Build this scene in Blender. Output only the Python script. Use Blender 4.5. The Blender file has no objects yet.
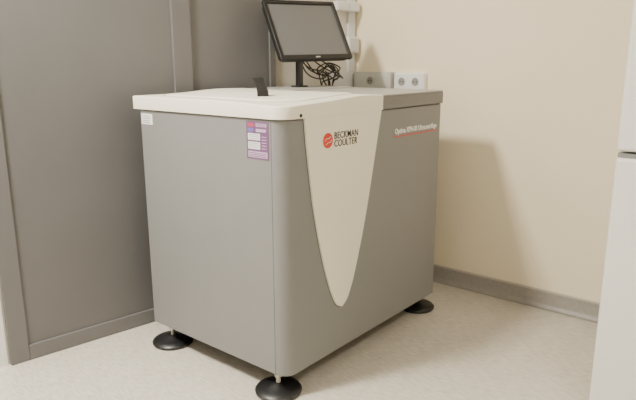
import bpy, bmesh, math, random
from mathutils import Vector, Matrix
random.seed(4)
C = bpy.context.scene.collection
PI = math.pi

# ---------------------------------------------------------------- materials
def mat(name, col, rough=.5, metal=0., spec=.5, noise=0., nscale=40., bump=0., bscale=300., col2=None, coat=0.):
    m = bpy.data.materials.new(name); m.use_nodes = True
    nt = m.node_tree; b = nt.nodes['Principled BSDF']
    b.inputs['Base Color'].default_value = (*col, 1)
    b.inputs['Roughness'].default_value = rough
    b.inputs['Metallic'].default_value = metal
    b.inputs['Specular IOR Level'].default_value = spec
    b.inputs['Coat Weight'].default_value = coat
    tc = nt.nodes.new('ShaderNodeTexCoord')
    if noise or col2:
        n = nt.nodes.new('ShaderNodeTexNoise'); n.inputs['Scale'].default_value = nscale; n.inputs['Detail'].default_value = 6
        nt.links.new(tc.outputs['Object'], n.inputs['Vector'])
        r = nt.nodes.new('ShaderNodeValToRGB')
        c2 = col2 or tuple(min(1, c*(1+noise)) for c in col)
        c1 = col if col2 else tuple(c*(1-noise) for c in col)
        r.color_ramp.elements[0].position = .35; r.color_ramp.elements[1].position = .65
        r.color_ramp.elements[0].color = (*c1, 1); r.color_ramp.elements[1].color = (*c2, 1)
        nt.links.new(n.outputs['Fac'], r.inputs['Fac']); nt.links.new(r.outputs['Color'], b.inputs['Base Color'])
    if bump:
        n = nt.nodes.new('ShaderNodeTexNoise'); n.inputs['Scale'].default_value = bscale; n.inputs['Detail'].default_value = 3
        nt.links.new(tc.outputs['Object'], n.inputs['Vector'])
        bp = nt.nodes.new('ShaderNodeBump'); bp.inputs['Strength'].default_value = bump; bp.inputs['Distance'].default_value = .002
        nt.links.new(n.outputs['Fac'], bp.inputs['Height']); nt.links.new(bp.outputs['Normal'], b.inputs['Normal'])
    return m

def floor_mat():
    m = bpy.data.materials.new('vinyl_floor'); m.use_nodes = True
    nt = m.node_tree; b = nt.nodes['Principled BSDF']; L = nt.links.new
    tc = nt.nodes.new('ShaderNodeTexCoord')
    mp = nt.nodes.new('ShaderNodeMapping'); mp.inputs['Scale'].default_value = (190, 30, 1); mp.inputs['Rotation'].default_value = (0, 0, .1)
    L(tc.outputs['Object'], mp.inputs['Vector'])
    n1 = nt.nodes.new('ShaderNodeTexNoise'); n1.inputs['Scale'].default_value = 1.; n1.inputs['Detail'].default_value = 5; L(mp.outputs[0], n1.inputs['Vector'])
    r1 = nt.nodes.new('ShaderNodeValToRGB'); e = r1.color_ramp.elements
    e[0].position = .33; e[0].color = (.495, .45, .38, 1); e[1].position = .53; e[1].color = (.61, .567, .493, 1)
    x = e.new(.72); x.color = (.68, .638, .565, 1)
    L(n1.outputs['Fac'], r1.inputs['Fac'])
    n2 = nt.nodes.new('ShaderNodeTexNoise'); n2.inputs['Scale'].default_value = 12.; n2.inputs['Detail'].default_value = 4; L(tc.outputs['Object'], n2.inputs['Vector'])
    r2 = nt.nodes.new('ShaderNodeValToRGB'); r2.color_ramp.elements[0].position = .3; r2.color_ramp.elements[0].color = (.94, .94, .94, 1); r2.color_ramp.elements[1].position = .7
    L(n2.outputs['Fac'], r2.inputs['Fac'])
    mx = nt.nodes.new('ShaderNodeMix'); mx.data_type = 'RGBA'; mx.blend_type = 'MULTIPLY'; mx.inputs['Factor'].default_value = 1.
    L(r1.outputs['Color'], mx.inputs['A']); L(r2.outputs['Color'], mx.inputs['B'])
    L(mx.outputs['Result'], b.inputs['Base Color'])
    b.inputs['Roughness'].default_value = .30
    bp = nt.nodes.new('ShaderNodeBump'); bp.inputs['Strength'].default_value = .04; bp.inputs['Distance'].default_value = .001
    L(n1.outputs['Fac'], bp.inputs['Height']); L(bp.outputs['Normal'], b.inputs['Normal'])
    return m

M = dict(
 floor=floor_mat(),
 cream_wall=mat('cream_paint', (.91, .80, .595), .6, noise=.012, nscale=3, bump=.12, bscale=220),
 pale_wall=mat('pale_grey_white_paint', (.66, .62, .54), .6, noise=.012, nscale=3, bump=.12, bscale=220),
 white_wall=mat('white_paint', (.80, .79, .77), .6, bump=.1),
 trunk=mat('pale_trunking', (.68, .68, .69), .45, noise=.02, nscale=12),
 ceiling=mat('ceiling_paint', (.78, .77, .74), .8, noise=.01),
 skirting=mat('grey_vinyl_skirting', (.33, .305, .275), .45, noise=.06, nscale=60),
 skirt_top=mat('skirting_capping', (.50, .46, .40), .5),
 laminate=mat('grey_laminate', (.140, .137, .137), .42, noise=.03, nscale=5, bump=.05, bscale=500),
 laminate_frame=mat('grey_frame_laminate', (.146, .143, .143), .40, noise=.03, nscale=5),
 body=mat('grey_textured_paint', (.210, .209, .207), .42, noise=.012, nscale=8, bump=.2, bscale=900),
 body_dark=mat('grey_smooth_paint', (.170, .169, .167), .38, noise=.015, nscale=8, bump=.15, bscale=900),
 cover=mat('light_grey_cover_plastic', (.38, .37, .345), .42, noise=.012, nscale=8, bump=.1, bscale=900),
 cream=mat('cream_plastic', (.82, .775, .66), .42, noise=.012, nscale=6, bump=.1, bscale=900),
 seam=mat('dark_seam', (.03, .03, .03), .7),
 soft_seam=mat('grey_seam', (.12, .12, .115), .7),
 lid_seam=mat('shaded_cream_seam', (.22, .21, .18), .7),
 black=mat('black_plastic', (.012, .012, .013), .35, bump=.1, bscale=600),
 rubber=mat('black_rubber', (.010, .010, .011), .38, noise=.1, nscale=20, bump=.1, bscale=300),
 steel=mat('brushed_steel', (.55, .55, .53), .3, metal=1., noise=.05, nscale=50),
 alu=mat('satin_aluminium', (.62, .60, .56), .4, metal=.1, noise=.04, nscale=30),
 alu_plate=mat('satin_cover_plate', (.66, .64, .60), .4, metal=.05, noise=.04, nscale=30),
 screen=mat('matte_lcd_glass', (.135, .137, .14), .3, noise=.02, nscale=4, coat=.3),
 white_pl=mat('white_plastic', (.84, .84, .83), .35, noise=.01),
 grey_pl=mat('grey_plastic', (.48, .47, .45), .45, noise=.02),
 hole=mat('socket_recess', (.30, .29, .275), .6),
 fridge=mat('white_enamel', (.76, .755, .72), .3, noise=.01, nscale=5, bump=.04, bscale=400),
 fridge_grip=mat('fridge_grip_plastic', (.22, .22, .21), .45),
 red=mat('red_print', (.66, .04, .02), .45), ink=mat('black_print', (.012, .012, .012), .5),
 dull_red=mat('muted_red_band', (.55, .06, .045), .45),
 white_ink=mat('white_print', (.85, .85, .83), .5), pale_ink=mat('pale_grey_print', (.85, .85, .83), .5),
 lab_purple=mat('maroon_label', (.15, .07, .16), .4, noise=.1, nscale=30),
 lab_white=mat('white_label', (.78, .78, .78), .5), lab_pink=mat('pink_label_panel', (.50, .36, .50), .5),
 lab_red=mat('dull_red_print', (.42, .05, .10), .5), lab_blue=mat('violet_blue_print', (.14, .12, .36), .5),
 lab_grey=mat('label_fine_print', (.30, .30, .33), .5),
)

# ---------------------------------------------------------------- helpers
def obj(name, bm, m, parent=None, bevel=0., seg=3, smooth=True, loc=None, angle=35):
    me = bpy.data.meshes.new(name)
    bmesh.ops.recalc_face_normals(bm, faces=bm.faces)
    bm.to_mesh(me); bm.free()
    if smooth:
        for p in me.polygons: p.use_smooth = True
        try: me.set_sharp_from_angle(angle=math.radians(angle))
        except Exception: pass
    o = bpy.data.objects.new(name, me); C.objects.link(o)
    for mm in (m if isinstance(m, (list, tuple)) else [m]): me.materials.append(mm)
    if parent: o.parent = parent
    if loc: o.location = loc
    if bevel:
        b = o.modifiers.new('bevel', 'BEVEL'); b.width = bevel; b.segments = seg; b.limit_method = 'ANGLE'; b.angle_limit = math.radians(40)
        b.harden_normals = True
    return o
def box(bm, x0, x1, y0, y1, z0, z1, mi=0):
    v = [bm.verts.new(p) for p in ((x0,y0,z0),(x1,y0,z0),(x1,y1,z0),(x0,y1,z0),(x0,y0,z1),(x1,y0,z1),(x1,y1,z1),(x0,y1,z1))]
    for f in ((0,3,2,1),(4,5,6,7),(0,1,5,4),(1,2,6,5),(2,3,7,6),(3,0,4,7)):
        bm.faces.new([v[i] for i in f]).material_index = mi
    return bm
def bx(*a): return box(bmesh.new(), *a)
def prism(pts, z0, z1, bm=None):
    bm = bm or bmesh.new()
    a = [bm.verts.new((x,y,z0)) for x,y in pts]; b = [bm.verts.new((x,y,z1)) for x,y in pts]
    n = len(pts)
    bm.faces.new(a[::-1]); bm.faces.new(b)
    for i in range(n): bm.faces.new((a[i],a[(i+1)%n],b[(i+1)%n],b[i]))
    return bm
def rrect(x0,x1,y0,y1,r,n=8):
    rr = r if isinstance(r,(list,tuple)) else [r]*4      # corners: x0y0, x1y0, x1y1, x0y1
    out = []
    for (cx,cy,a0,q) in ((x0,y0,PI,rr[0]),(x1,y0,1.5*PI,rr[1]),(x1,y1,0,rr[2]),(x0,y1,.5*PI,rr[3])):
        if q <= 0: out.append((cx,cy)); continue
        sx = 1 if cx==x0 else -1; sy = 1 if cy==y0 else -1
        for k in range(n+1):
            a = a0+.5*PI*k/n
            out.append((cx+sx*q+q*math.cos(a), cy+sy*q+q*math.sin(a)))
    return out
def lathe(prof, n=40, bm=None, c=(0,0,0)):
    bm = bm or bmesh.new(); rings = []
    for r,z in prof:
        rings.append([bm.verts.new((c[0]+r*math.cos(2*PI*k/n), c[1]+r*math.sin(2*PI*k/n), c[2]+z)) for k in range(n)] if r>1e-6 else [bm.verts.new((c[0],c[1],c[2]+z))])
    for A,B in zip(rings, rings[1:]):
        for k in range(n):
            if len(A)==1 and len(B)==1: continue
            if len(A)==1: bm.faces.new((A[0],B[(k+1)%n],B[k]))
            elif len(B)==1: bm.faces.new((A[k],A[(k+1)%n],B[0]))
            else: bm.faces.new((A[k],A[(k+1)%n],B[(k+1)%n],B[k]))
    return bm
def tube(pts, r, n=8, bm=None):
    bm = bm or bmesh.new()
    P = [Vector(p) for p in pts]; S = []
    for i in range(len(P)-1):     # catmull-rom
        p0=P[max(i-1,0)];p1=P[i];p2=P[i+1];p3=P[min(i+2,len(P)-1)]
        for k in range(8):
            t=k/8; S.append(.5*((2*p1)+(p2-p0)*t+(2*p0-5*p1+4*p2-p3)*t*t+(3*p1-p0-3*p2+p3)*t**3))
    S.append(P[-1]); up = Vector((.3,.2,.93)); rings=[]
    for i,s in enumerate(S):
        d = (S[min(i+1,len(S)-1)]-S[max(i-1,0)]).normalized()
        a = d.cross(up); a = a.normalized() if a.length>1e-3 else d.orthogonal().normalized()
        b = d.cross(a)
        rings.append([bm.verts.new(s+r*(math.cos(2*PI*k/n)*a+math.sin(2*PI*k/n)*b)) for k in range(n)])
    for A,B in zip(rings,rings[1:]):
        for k in range(n): bm.faces.new((A[k],A[(k+1)%n],B[(k+1)%n],B[k]))
    bm.faces.new(rings[0]); bm.faces.new(rings[-1][::-1])
    return bm
def empty(name, label, cat, loc=(0,0,0), rot=(0,0,0), group=None):
    o = bpy.data.objects.new(name, None); C.objects.link(o); o.location = loc; o.rotation_euler = rot; o.empty_display_size = .05
    o['label'] = label; o['category'] = cat
    if group: o['group'] = group
    return o
def struct(name, bm, m, parent=None, **k):
    o = obj(name, bm, m, parent, **k)
    if not parent: o['kind'] = 'structure'
    return o
def text(name, s, size, m, parent, loc, rot, align='LEFT', sx=1., ext=.0003, bold=0., space=1.):
    cu = bpy.data.curves.new(name, 'FONT'); cu.body = s; cu.size = size; cu.align_x = align; cu.extrude = ext; cu.offset = bold; cu.resolution_u = 3; cu.space_character = space
    t = bpy.data.objects.new(name+'_src', cu); C.objects.link(t)
    bpy.context.view_layer.update()
    me = bpy.data.meshes.new_from_object(t.evaluated_get(bpy.context.evaluated_depsgraph_get()))
    bpy.data.objects.remove(t)
    for v in me.vertices: v.co.x *= sx
    me.materials.clear(); me.materials.append(m)
    o = bpy.data.objects.new(name, me); C.objects.link(o); o.parent = parent; o.location = loc; o.rotation_euler = rot
    return o

# ---------------------------------------------------------------- setting
XW = 1.172; YB = 1.45; X0 = -3.2; Y0 = -3.4; ZC = 2.6
OB = (-.412, .842, 0); RB = math.radians(-8.53)          # the rear wall runs a little askew to the machine
def back(o): o.location = OB; o.rotation_euler = (0, 0, RB); return o
struct('floor', bx(X0-.1, XW+.1, Y0-.1, YB+.1, -.1, 0), M['floor'], smooth=False)
struct('ceiling', bx(X0-.1, XW+.1, Y0-.1, YB+.1, ZC, ZC+.1), M['ceiling'], smooth=False)
struct('wall_right', bx(XW, XW+.1, Y0, .75, 0, ZC), M['cream_wall'], smooth=False)
back(struct('wall_back', bx(-.006, 1.606, .018, .12, 0, ZC), M['pale_wall'], smooth=False))
back(struct('wall_left', bx(-2.83, -.0065, .014, .12, 0, ZC), M['white_wall'], smooth=False))
struct('wall_side', bx(X0-.1, X0, Y0, YB, 0, ZC), M['white_wall'], smooth=False)
struct('wall_front', bx(X0, XW, Y0-.1, Y0, 0, ZC), M['cream_wall'], smooth=False)
# coved skirting on the cream wall
bm = bmesh.new()
prof = [(XW, .068), (XW-.006, .068), (XW-.006, .02), (XW-.009, .010), (XW-.018, .002), (XW-.03, .0008), (XW, .0008)]
A = [bm.verts.new((x, -3.3, z)) for x, z in prof]; B = [bm.verts.new((x, .615, z)) for x, z in prof]
for i in range(len(prof)):
    j = (i+1) % len(prof); bm.faces.new((A[i], A[j], B[j], B[i]))
bm.faces.new(A); bm.faces.new(B[::-1])
sk = struct('baseboard_right', bm, M['skirting'])
obj('capping_strip', bx(XW-.008, XW, -3.3, .615, .067, .074), M['skirt_top'], sk, smooth=False)

# sliding door with raised frame, and the leaf beside it
d1 = back(struct('door_1', bx(.05, .66, .009, .0172, .03, 2.45), M['laminate'], smooth=False))
for x0, x1 in ((-.001, .058), (.650, .726)):
    obj('stile', bx(x0, x1, 0, .0175, .001, 2.5), M['laminate_frame'], d1, bevel=.002)
obj('rail', bx(.0585, .6495, 0, .0175, .001, .053), M['laminate_frame'], d1, bevel=.002)
obj('rail', bx(.0585, .6495, 0, .0175, 2.43, 2.5), M['laminate_frame'], d1, bevel=.002)
d2 = back(struct('door_2', bx(.728, 1.09, .012, .0172, .06, 2.45), M['laminate'], smooth=False))
obj('rail', bx(.728, 1.09, .006, .0175, .001, .0595), M['laminate_frame'], d2, bevel=.002)
obj('rail', bx(.728, 1.09, .006, .0175, 2.451, 2.5), M['laminate_frame'], d2, bevel=.002)
obj('stile', bx(1.091, 1.12, .004, .0175, .001, 2.5), M['laminate_frame'], d2, bevel=.002)

# ---------------------------------------------------------------- floor-standing centrifuge
W, D, ZB, ZS, ZT = .874, .636, .072, .820, .868
mc = empty('laboratory_centrifuge', 'large grey floor-standing centrifuge with tapering cream front panel on four black feet', 'centrifuge')
R_ = .042
body = obj('body', prism(rrect(0, W, 0, D, [R_, .02, .01, .004], 14), ZB, ZS-.003), M['body'], mc, bevel=.003, seg=2)
obj('side_seam', bx(-.0005, .002, R_+.001, R_+.003, ZB+.002, ZS-.006), M['soft_seam'], mc, smooth=False)
obj('seam', prism(rrect(.003, W-.003, .003, D-.003, [R_-.003, .017, .007, .004], 10), ZS-.005, ZS+.004), M['soft_seam'], mc)
obj('base_plate', bx(.03, W-.03, .03, D-.03, ZB-.012, ZB+.001), M['seam'], mc, smooth=False)
# lid: cream left part with a gently waved top and a raised chamber door; fixed grey part at the right
XS = .462
def sm(t): t = max(0, min(1, t)); return t*t*(3-2*t)
def ztop(x, y):
    z = .8620-.0065*math.exp(-((x/.15)**2+(y/.14)**2))
    z += .0085*math.exp(-((x-.36)/.12)**2)*math.exp(-(y/.25)**2)
    z += .008*math.exp(-((y-.62)/.14)**2)*sm((x-.12)/.2)
    return z
def outline(base, step=.012):
    P = []
    for (x0,y0),(x1,y1) in zip(base, base[1:]+base[:1]):
        n = max(1, int(math.hypot(x1-x0, y1-y0)/step))
        P += [(x0+(x1-x0)*k/n, y0+(y1-y0)*k/n) for k in range(n)]
    return P
def crown(base, z0, zf, steps, hw, hd):      # plate with a height-field top and a rolled edge
    P = outline(base); bm = bmesh.new()
    cx = (min(p[0] for p in P)+max(p[0] for p in P))/2; cy = (min(p[1] for p in P)+max(p[1] for p in P))/2
    def inset(p, d): return (p[0]+d*(1 if p[0]<cx else -1)*min(1, abs(p[0]-cx)/hw)**2, p[1]+d*(1 if p[1]<cy else -1)*min(1, abs(p[1]-cy)/hd)**2)
    rings = [[(*p, z0) for p in P]]
    for d, dz in steps: rings.append([(*inset(p, d), zf(*inset(p, d))+dz) for p in P])
    for k in range(1, 26):
        f_ = 1-k/26; R2 = []
        for p in P:
            q = inset(p, steps[-1][0]); x, y = cx+(q[0]-cx)*f_, cy+(q[1]-cy)*f_; R2.append((x, y, zf(x, y)))
        rings.append(R2)
    V = [[bm.verts.new(v) for v in R2] for R2 in rings]; n = len(P)
    for A, B in zip(V, V[1:]):
        for k in range(n): bm.faces.new((A[k], A[(k+1)%n], B[(k+1)%n], B[k]))
    bm.faces.new(V[0]); c = bm.verts.new((cx, cy, zf(cx, cy)))
    for k in range(n): bm.faces.new((V[-1][k], V[-1][(k+1)%n], c))
    return bm
EDGE = ((0, -.0035), (.0008, -.0016), (.0025, -.0004), (.005, 0))
EDGE2 = ((0, -.006), (.0020, -.0032), (.006, -.0010), (.013, 0))
lid = obj('lid', crown(rrect(-.006, XS-.0018, -.0085, D+.030, [.045, .0005, .0005, .005], 14), ZS, ztop, EDGE, .235, .325), M['cream'], mc, angle=50)
dr = rrect(.050, XS-.018, .060, D-.020, [.14, .08, .05, .07], 14)
def dome(x, y): return ztop(x, y)+.0040+.010*math.sin(PI*max(0, min(1, (x-.04)/.42)))*math.sin(PI*max(0, min(1, (y-.05)/.59)))
obj('chamber_door', crown(dr, .850, dome, EDGE2, .195, .28), M['cream'], mc, angle=50)
obj('door_gap', crown([(x+(.0026 if x>.24 else -.0026), y+(.0026 if y>.3 else -.0026)) for x, y in dr], .849, lambda x, y: ztop(x, y)+.0005, ((0, -.0002), (.003, 0)), .2, .28), M['lid_seam'], mc, angle=50)
def ring(outer, inner, z0, z1):
    bm = bmesh.new(); n = len(outer)
    L = [[bm.verts.new((x,y,z)) for x,y in p] for p,z in ((outer,z0),(outer,z1),(inner,z1),(inner,z0))]
    for a in range(4):
        A, B = L[a], L[(a+1)%4]
        for k in range(n): bm.faces.new((A[k],A[(k+1)%n],B[(k+1)%n],B[k]))
    return bm
obj('top_housing', prism(rrect(XS+.0018, W+.004, -.007, D+.006, [0, .022, .014, 0], 8), ZS, ZT-.007), M['body_dark'], mc, bevel=.003, seg=2)
obj('top_cover', prism(rrect(XS+.0018, W+.004, -.006, D+.006, [0, .022, .014, 0], 8), ZT-.007, ZT-.001), M['cover'], mc, bevel=.003, seg=3)
obj('rear_console', prism(rrect(.47, W-.01, .40, D-.002, .03, 8), ZT-.004, ZT+.003), M['cover'], mc, bevel=.003, seg=3)
# lever on the lid
lv = bmesh.new()
rings = []
for s,(w,t,dx,z) in enumerate(((.0165,.013,.004,0),(.016,.012,.003,.016),(.0145,.009,-.001,.032),(.015,.007,-.006,.044),(.018,.006,-.010,.052),(.015,.005,-.013,.057))):
    rings.append([lv.verts.new((dx*.64+ a_*w*.64 + b_*t*.77, -dx*.77 - a_*w*.77 + b_*t*.64, z)) for a_,b_ in ((-1,-1),(1,-1),(1,1),(-1,1))])
for A,B in zip(rings,rings[1:]):
    for k in range(4): lv.faces.new((A[k],A[(k+1)%4],B[(k+1)%4],B[k]))
lv.faces.new(rings[0][::-1]); lv.faces.new(rings[-1])
obj('latch_lever', lv, M['black'], mc, bevel=.003, seg=3, loc=(.128, .202, .868))
# tapering cream front panel
def interp(tab, z):
    for (z0,x0),(z1,x1) in zip(tab, tab[1:]):
        if z <= z0 and z >= z1: return x0+(x1-x0)*(z0-z)/(z0-z1)
    return tab[-1][1]
Lt = [(.868,.076),(.82,.081),(.745,.0895),(.674,.0995),(.580,.115),(.493,.1335),(.440,.1455),(.385,.159),(.345,.171),(.309,.1835),(.285,.193),(.262,.2045),(.245,.2150),(.232,.2265),(.2235,.2385),(.2185,.252)]
Rt = [(.868,.462),(.83,.458),(.731,.4345),(.631,.4115),(.525,.3860),(.475,.3735),(.425,.3605),(.385,.3490),(.345,.3365),(.310,.3245),(.285,.3145),(.262,.303),(.245,.2915),(.232,.2785),(.2235,.266),(.2185,.254)]
def vpanel(grow, d0, bulge, z_top):
    bm = bmesh.new(); zs = []
    z = z_top
    while z > .30: zs.append(z); z -= .02
    zs += [.30,.285,.27,.258,.247,.238,.231,.226,.222,.2195]
    N = 16; rows = []
    for z in zs:
        q = .006*sm((.55-z)/.25)*sm((z-.217)/.05)
        l, r = interp(Lt, z)-grow+q, interp(Rt, z)+grow-q
        fr = []
        for k in range(N+1):
            q = k/N; fr.append(bm.verts.new((l+(r-l)*q, -(d0+bulge*math.sin(PI*q)**.7), z-grow*(1 if z<.25 else 0))))
        rows.append([bm.verts.new((l, .002, fr[0].co.z))]+fr+[bm.verts.new((r, .002, fr[0].co.z))])
    for A,B in zip(rows,rows[1:]):
        for k in range(len(A)-1): bm.faces.new((A[k],A[k+1],B[k+1],B[k]))
    bm.faces.new(rows[0]); bm.faces.new(rows[-1][::-1])
    return bm
obj('panel_seam', vpanel(.0024, .0008, 0., .8165), M['soft_seam'], mc)
fp = obj('front_panel', vpanel(0, .0065, .0025, .8197), M['cream'], mc, angle=50)
# feet
def foot():
    f = lathe([(0,0),(.066,0),(.070,.003),(.071,.009),(.067,.014),(.050,.019),(.026,.025),(.018,.031),(.0,.032)])
    o = obj('foot', f, M['rubber'], mc)
    obj('threaded_rod', lathe([(0,.030),(.0075,.030)]+[(.0075-.0012*(k%2), .032+.0022*k) for k in range(13)]+[(.0065,.062),(0,.062)], 20), M['steel'], o)
    obj('nut', lathe([(0,.050),(.013,.050),(.013,.0585),(0,.0585)], 6), M['steel'], o, smooth=False)
    return o
f0 = foot(); a, b = .030, .062
f0.location = (a, b, 0)
for x, y in ((a, D-b), (W-a, b), (W-a, D-b)):
    c = f0.copy(); C.objects.link(c); c.location = (x, y, 0)
    for ch in f0.children:
        g = ch.copy(); C.objects.link(g); g.parent = c
# writing on the front
RX = (PI/2, 0, 0)
em = bmesh.new()
bmesh.ops.create_cone(em, cap_ends=True, segments=40, radius1=.0215, radius2=.0215, depth=.0012, matrix=Matrix.Rotation(PI/2, 4, 'X'))
logo = obj('round_emblem', em, M['red'], mc, loc=(.178, -.0098, .7495))
for s in (1, -1):
    t = tube([(-.015*s,0,-.004*s),(-.008*s,0,.003*s),(0,0,.0025*s),(.008*s,0,.0065*s),(.012*s,0,.006*s)], .0009, 6)
    obj('emblem_stripe', t, M['white_ink'], logo, loc=(0, -.0008, .0030*s))
text('lettering', 'BECKMAN', .0280, M['ink'], mc, (.206, -.0100, .7515), RX, sx=.88, bold=.0001, space=1.06)
text('lettering', 'COULTER', .0280, M['ink'], mc, (.206, -.0100, .7285), RX, sx=.88, bold=.0001, space=1.06)
text('lettering', 'Optima XPN-80 Ultracentrifuge', .0250, M['pale_ink'], mc, (.548, -.0006, .7335), RX, sx=.87, bold=.0006)
obj('red_underline', bx(.540, .838, -.0006, .001, .7222, .7262), M['dull_red'], mc, smooth=False)
# labels on the left side (facing -X)
DZ = .013
lb = obj('safety_label', bx(-.0008, .001, .052, .137, .694+DZ, .800+DZ-.002), M['lab_purple'], mc, smooth=False)
def flat(name, y0, y1, z0, z1, m, par, x=-.0012): return obj(name, bx(x, x+.0005, y0, y1, z0, z1), m, par, smooth=False)
flat('printed_box', .062, .100, .770+DZ, .778+DZ, M['lab_pink'], lb)
flat('printed_box', .085, .131, .747+DZ, .765+DZ, M['lab_white'], lb)
flat('printed_box', .085, .131, .722+DZ, .742+DZ, M['lab_white'], lb)
flat('printed_box', .058, .131, .699+DZ, .716+DZ, M['lab_pink'], lb)
flat('printed_box', .106, .131, .783+DZ, .793+DZ, M['lab_red'], lb)
flat('printed_box', .108, .131, .769+DZ, .779+DZ, M['lab_blue'], lb)
flat('printed_box', .060, .100, .784+DZ, .793+DZ, M['lab_pink'], lb)
for z in (.7505,.756,.7605,.7265,.732,.737): flat('print_line', .089, .127, z+DZ, z+DZ+.0018, M['lab_grey'], lb, -.0016)
for z in (.7015,.706,.7105): flat('print_line', .062, .127, z+DZ, z+DZ+.0016, M['lab_purple'], lb, -.0016)
for z in (.724,.732,.740,.748,.756): flat('print_line', .060, .078, z+DZ, z+DZ+.002, M['lab_pink'], lb)
for z in (.7862, .7897): flat('print_line', .064, .096, z+DZ, z+DZ+.0014, M['lab_purple'], lb, -.0016)
l2 = obj('white_label', bx(-.0008, .001, .570, .629, .772, .806), M['lab_white'], mc, smooth=False)
for z, q in ((.797,.02),(.790,.012),(.783,.025),(.777,.015)): flat('print_line', .577+q*.4, .622, z, z+.0026, M['lab_grey'], l2)
obj('screw', lathe([(0,.0),(.005,0),(.004,.0025),(0,.003)], 16), M['seam'], mc, loc=(.062, -.0085, .828)).rotation_euler = (PI/2,0,0)

# ---------------------------------------------------------------- touch monitor on top
th = math.radians(-17); ti = math.radians(-30)
ZM = ZT+.0033
mon = empty('touch_monitor', 'black-framed flat monitor tilted back on a short black stand on the centrifuge', 'monitor', (.69, .545, ZM))
head = Matrix.Translation((.711-.69, .516-.545, 1.090-ZM)) @ Matrix.Rotation(th, 4, 'Z') @ Matrix.Rotation(ti, 4, 'X') @ Matrix.Rotation(math.radians(-1.5), 4, 'Y')
def mpart(name, bm, m, **k):
    bmesh.ops.transform(bm, matrix=head, verts=bm.verts); return obj(name, bm, m, mon, **k)
def xz(pts, y0, y1):     # plan outline turned upright
    bm = prism(pts, -y1, -y0); bmesh.ops.transform(bm, matrix=Matrix.Rotation(PI/2, 4, 'X'), verts=bm.verts); return bm
w2, h2 = .168, .131
o_, i_ = rrect(-w2, w2, -h2, h2, .008, 5), rrect(-w2+.015, w2-.015, -h2+.021, h2-.015, .002, 5)
bm = ring(o_, i_, -.006, .008); bmesh.ops.transform(bm, matrix=Matrix.Rotation(PI/2, 4, 'X'), verts=bm.verts)
mpart('bezel', bm, M['black'], bevel=.002, seg=2)
mpart('screen', bx(-w2+.013, w2-.013, -.002, .004, -h2+.019, h2-.013), M['screen'], smooth=False)
mpart('back_shell', xz(rrect(-w2+.006, w2-.006, -h2+.006, h2-.006, .02, 6), .0065, .030), M['black'], bevel=.010, seg=4)
mpart('indicator', bx(-.010, .010, -.0088, -.0078, -h2+.007, -h2+.012), M['grey_pl'], smooth=False)
obj('stand_base', prism(rrect(-.028, .028, -.026, .026, .01, 6), 0, .006), M['black'], mon, bevel=.002)
obj('stand_neck', prism(rrect(-.014, .014, -.011, .011, .006, 4), .004, .168), M['black'], mon, bevel=.002)
ht = bmesh.new(); box(ht, -.035, .035, .0305, .042, -.05, .05)
mpart('tilt_hinge', ht, M['black'], bevel=.004)

# cables behind the monitor
cb = empty('cable_tangle', 'tangle of black cables hanging behind the monitor above the rear edge', 'cables', (.95, .61, .60))
def cable(pts, r=.0030):
    return obj('cable', tube([(x-.95, min(y, .622)-.61, z-.60) for x,y,z in pts], r), M['black'], cb)
cable([(.80,.60,1.00),(.84,.56,.955),(.90,.53,.925),(.95,.54,.945),(.92,.58,.965),(.87,.60,.94),(.90,.61,.90),(.93,.65,.82),(.93,.67,.60)])
cable([(.76,.60,.99),(.79,.58,.94),(.86,.56,.915),(.90,.53,.935),(.86,.52,.955),(.82,.55,.93),(.88,.57,.91),(.94,.61,.93),(.95,.60,.86),(.94,.60,.60)])
cable([(.76,.60,.98),(.78,.59,.93),(.82,.58,.905),(.87,.57,.90),(.91,.57,.92),(.94,.60,.915),(.95,.59,.84),(.95,.59,.60)])
cable([(.80,.60,1.01),(.86,.56,.97),(.92,.54,.93),(.97,.54,.90),(.99,.57,.905),(.98,.60,.88),(.97,.60,.80),(.97,.60,.60)])
cable([(.78,.61,1.0),(.83,.57,.92),(.88,.55,.95),(.93,.54,.91),(.97,.56,.925),(.98,.59,.95),(.95,.61,.96),(.92,.61,.90),(.96,.58,.80),(.96,.57,.60)])
cable([(.74,.60,.99),(.77,.56,.945),(.83,.54,.93),(.89,.54,.905),(.94,.55,.895),(.97,.56,.915),(.985,.58,.93),(.98,.60,.89),(.975,.60,.80),(.975,.58,.60)])
cable([(.82,.60,1.00),(.87,.58,.975),(.93,.57,.95),(.96,.56,.92),(.91,.55,.90),(.87,.56,.89),(.90,.60,.87),(.92,.60,.78),(.92,.60,.60)])

# ---------------------------------------------------------------- outlets and trunking
def socket_face(par, y, z, x, m_ring, r=.021):
    c = lathe([(0,.0),(r,0),(r,.001),(r-.001,.0018),(r-.004,.0018),(r-.0045,.0004),(0,.0004)], 28)
    o = obj('socket', c, [m_ring], par); o.location = (x, y, z); o.rotation_euler = (0, -PI/2, 0)
    obj('socket_recess', lathe([(0,.0008),(r-.0047,.0008),(r-.0047,.0005),(0,.0005)], 24), M['hole'], o)  # flat disc, darker colour stands for the shade inside the recess
    for s in (-1, 1):
        obj('pin_hole', lathe([(0,.0014),(.0028,.0014),(.0028,.0009),(0,.0009)], 12), M['seam'], o, loc=(0, s*.0065, 0))
    return o
mb = empty('outlet_box', 'pale metal trunking box with a grey outlet on the cream wall', 'outlet box', (XW, .50, .885))
obj('housing', bx(-.040, 0, -.102, .096, -.038, .040), M['alu'], mb, bevel=.003)
obj('cover_plate', bx(-.0425, -.0405, -.090, .080, -.030, .032), M['alu_plate'], mb, bevel=.001)
socket_face(mb, .005, .001, -.043, M['grey_pl'], .019)
ws = empty('wall_outlet', 'white twin power outlet beside the metal trunking box', 'outlet', (XW, .312, .884))
obj('housing', bx(-.026, 0, -.076, .076, -.037, .037), M['white_pl'], ws, bevel=.004)
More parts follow.
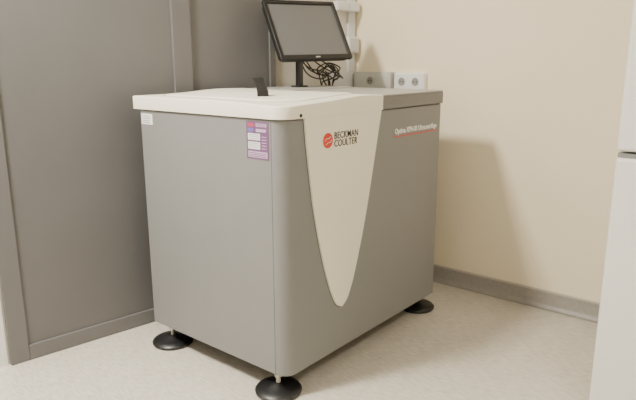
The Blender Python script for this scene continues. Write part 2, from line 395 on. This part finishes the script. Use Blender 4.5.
obj('cover_plate', bx(-.029, -.0265, -.070, .070, -.031, .031), M['white_pl'], ws, bevel=.001)
for y in (-.034, .034): socket_face(ws, y, 0, -.0292, M['white_pl'], .022)
# trunking on the rear wall, in the corner
tr = back(empty('cable_trunking', 'pale cable trunking with small white boxes in the corner behind the monitor', 'trunking'))
obj('vertical_channel', bx(1.545, 1.586, .004, .0178, .926, ZC), M['trunk'], tr, bevel=.002)
obj('horizontal_channel', bx(1.43, 1.590, .002, .0178, .850, .9255), M['trunk'], tr, bevel=.002)
jb = obj('junction_box', bx(1.525, 1.586, -.020, .0035, 1.010, 1.080), M['white_pl'], tr, bevel=.003)
obj('box_cover', bx(1.531, 1.580, -.0225, -.0205, 1.016, 1.074), M['trunk'], jb, bevel=.001)
sb = obj('switch_box', bx(1.445, 1.586, -.024, .0035, 1.190, 1.230), M['white_pl'], tr, bevel=.003)
for x in (1.452, 1.518): obj('rocker', bx(x, x+.060, -.028, -.0245, 1.194, 1.226), M['lab_white'], sb, bevel=.001)

# ---------------------------------------------------------------- fridge at the right edge
FX, FY, FD, FW = .50, -.692, .64, .60
fr = empty('refrigerator', 'white upright refrigerator with two doors standing against the cream wall', 'refrigerator', (FX, FY, 0))
obj('cabinet', bx(.062, FD, -FW, -.006, .02, 1.75), M['fridge'], fr, bevel=.006)
obj('plinth', bx(.075, FD-.02, -FW+.01, -.01, 0, .07), M['grey_pl'], fr)
obj('door', bx(0, .058, -FW, 0, .745, 1.745), M['fridge'], fr, bevel=.010, seg=5)
ld = obj('door', bx(0, .058, -FW, 0, .025, .728), M['fridge'], fr, bevel=.010, seg=5)
obj('grip', bx(.012, .058, -FW+.002, -.002, .7285, .7395), M['fridge_grip'], ld, bevel=.001)  # dark-coloured strip standing in for the shaded gap between the two doors
obj('door_seal', bx(.0585, .0615, -FW+.01, -.01, .06, 1.73), M['grey_pl'], fr, smooth=False)

# ---------------------------------------------------------------- light
def area(name, loc, sx, sy, e, col, rot=(0,0,0)):
    l = bpy.data.lights.new(name, 'AREA'); l.shape = 'RECTANGLE'; l.size = sx; l.size_y = sy; l.energy = e; l.color = col
    o = bpy.data.objects.new(name, l); C.objects.link(o); o.location = loc; o.rotation_euler = rot; return o
area('ceiling_lamp', (-1.0, .52, 2.2), .38, .24, 106, (1, .945, .83))
area('ceiling_lamp', (-.9, -1.9, 2.55), 1.2, .5, 36, (1, .935, .81))  # unseen fill light, added at the front to lift the shaded sides
w = bpy.data.worlds.new('room_air'); bpy.context.scene.world = w; w.use_nodes = True
w.node_tree.nodes['Background'].inputs[0].default_value = (.9, .86, .8, 1); w.node_tree.nodes['Background'].inputs[1].default_value = .3

# ---------------------------------------------------------------- camera
yaw, pitch, roll = .88198, .22702, -.002
f = Vector((math.sin(yaw)*math.cos(pitch), math.cos(yaw)*math.cos(pitch), -math.sin(pitch)))
r = Vector((math.cos(yaw), -math.sin(yaw), 0)); u = r.cross(f)
c_, s_ = math.cos(roll), math.sin(roll)
r, u = c_*r+s_*u, -s_*r+c_*u
cam = bpy.data.objects.new('camera', bpy.data.cameras.new('camera')); C.objects.link(cam)
mt = Matrix((r, u, -f)).transposed().to_4x4(); mt.translation = Vector((-1.14743, -1.06316, .96688)); cam.matrix_world = mt
cam.data.lens = 595.46/636*36; cam.data.sensor_width = 36; cam.data.clip_start = .02
bpy.context.scene.camera = cam
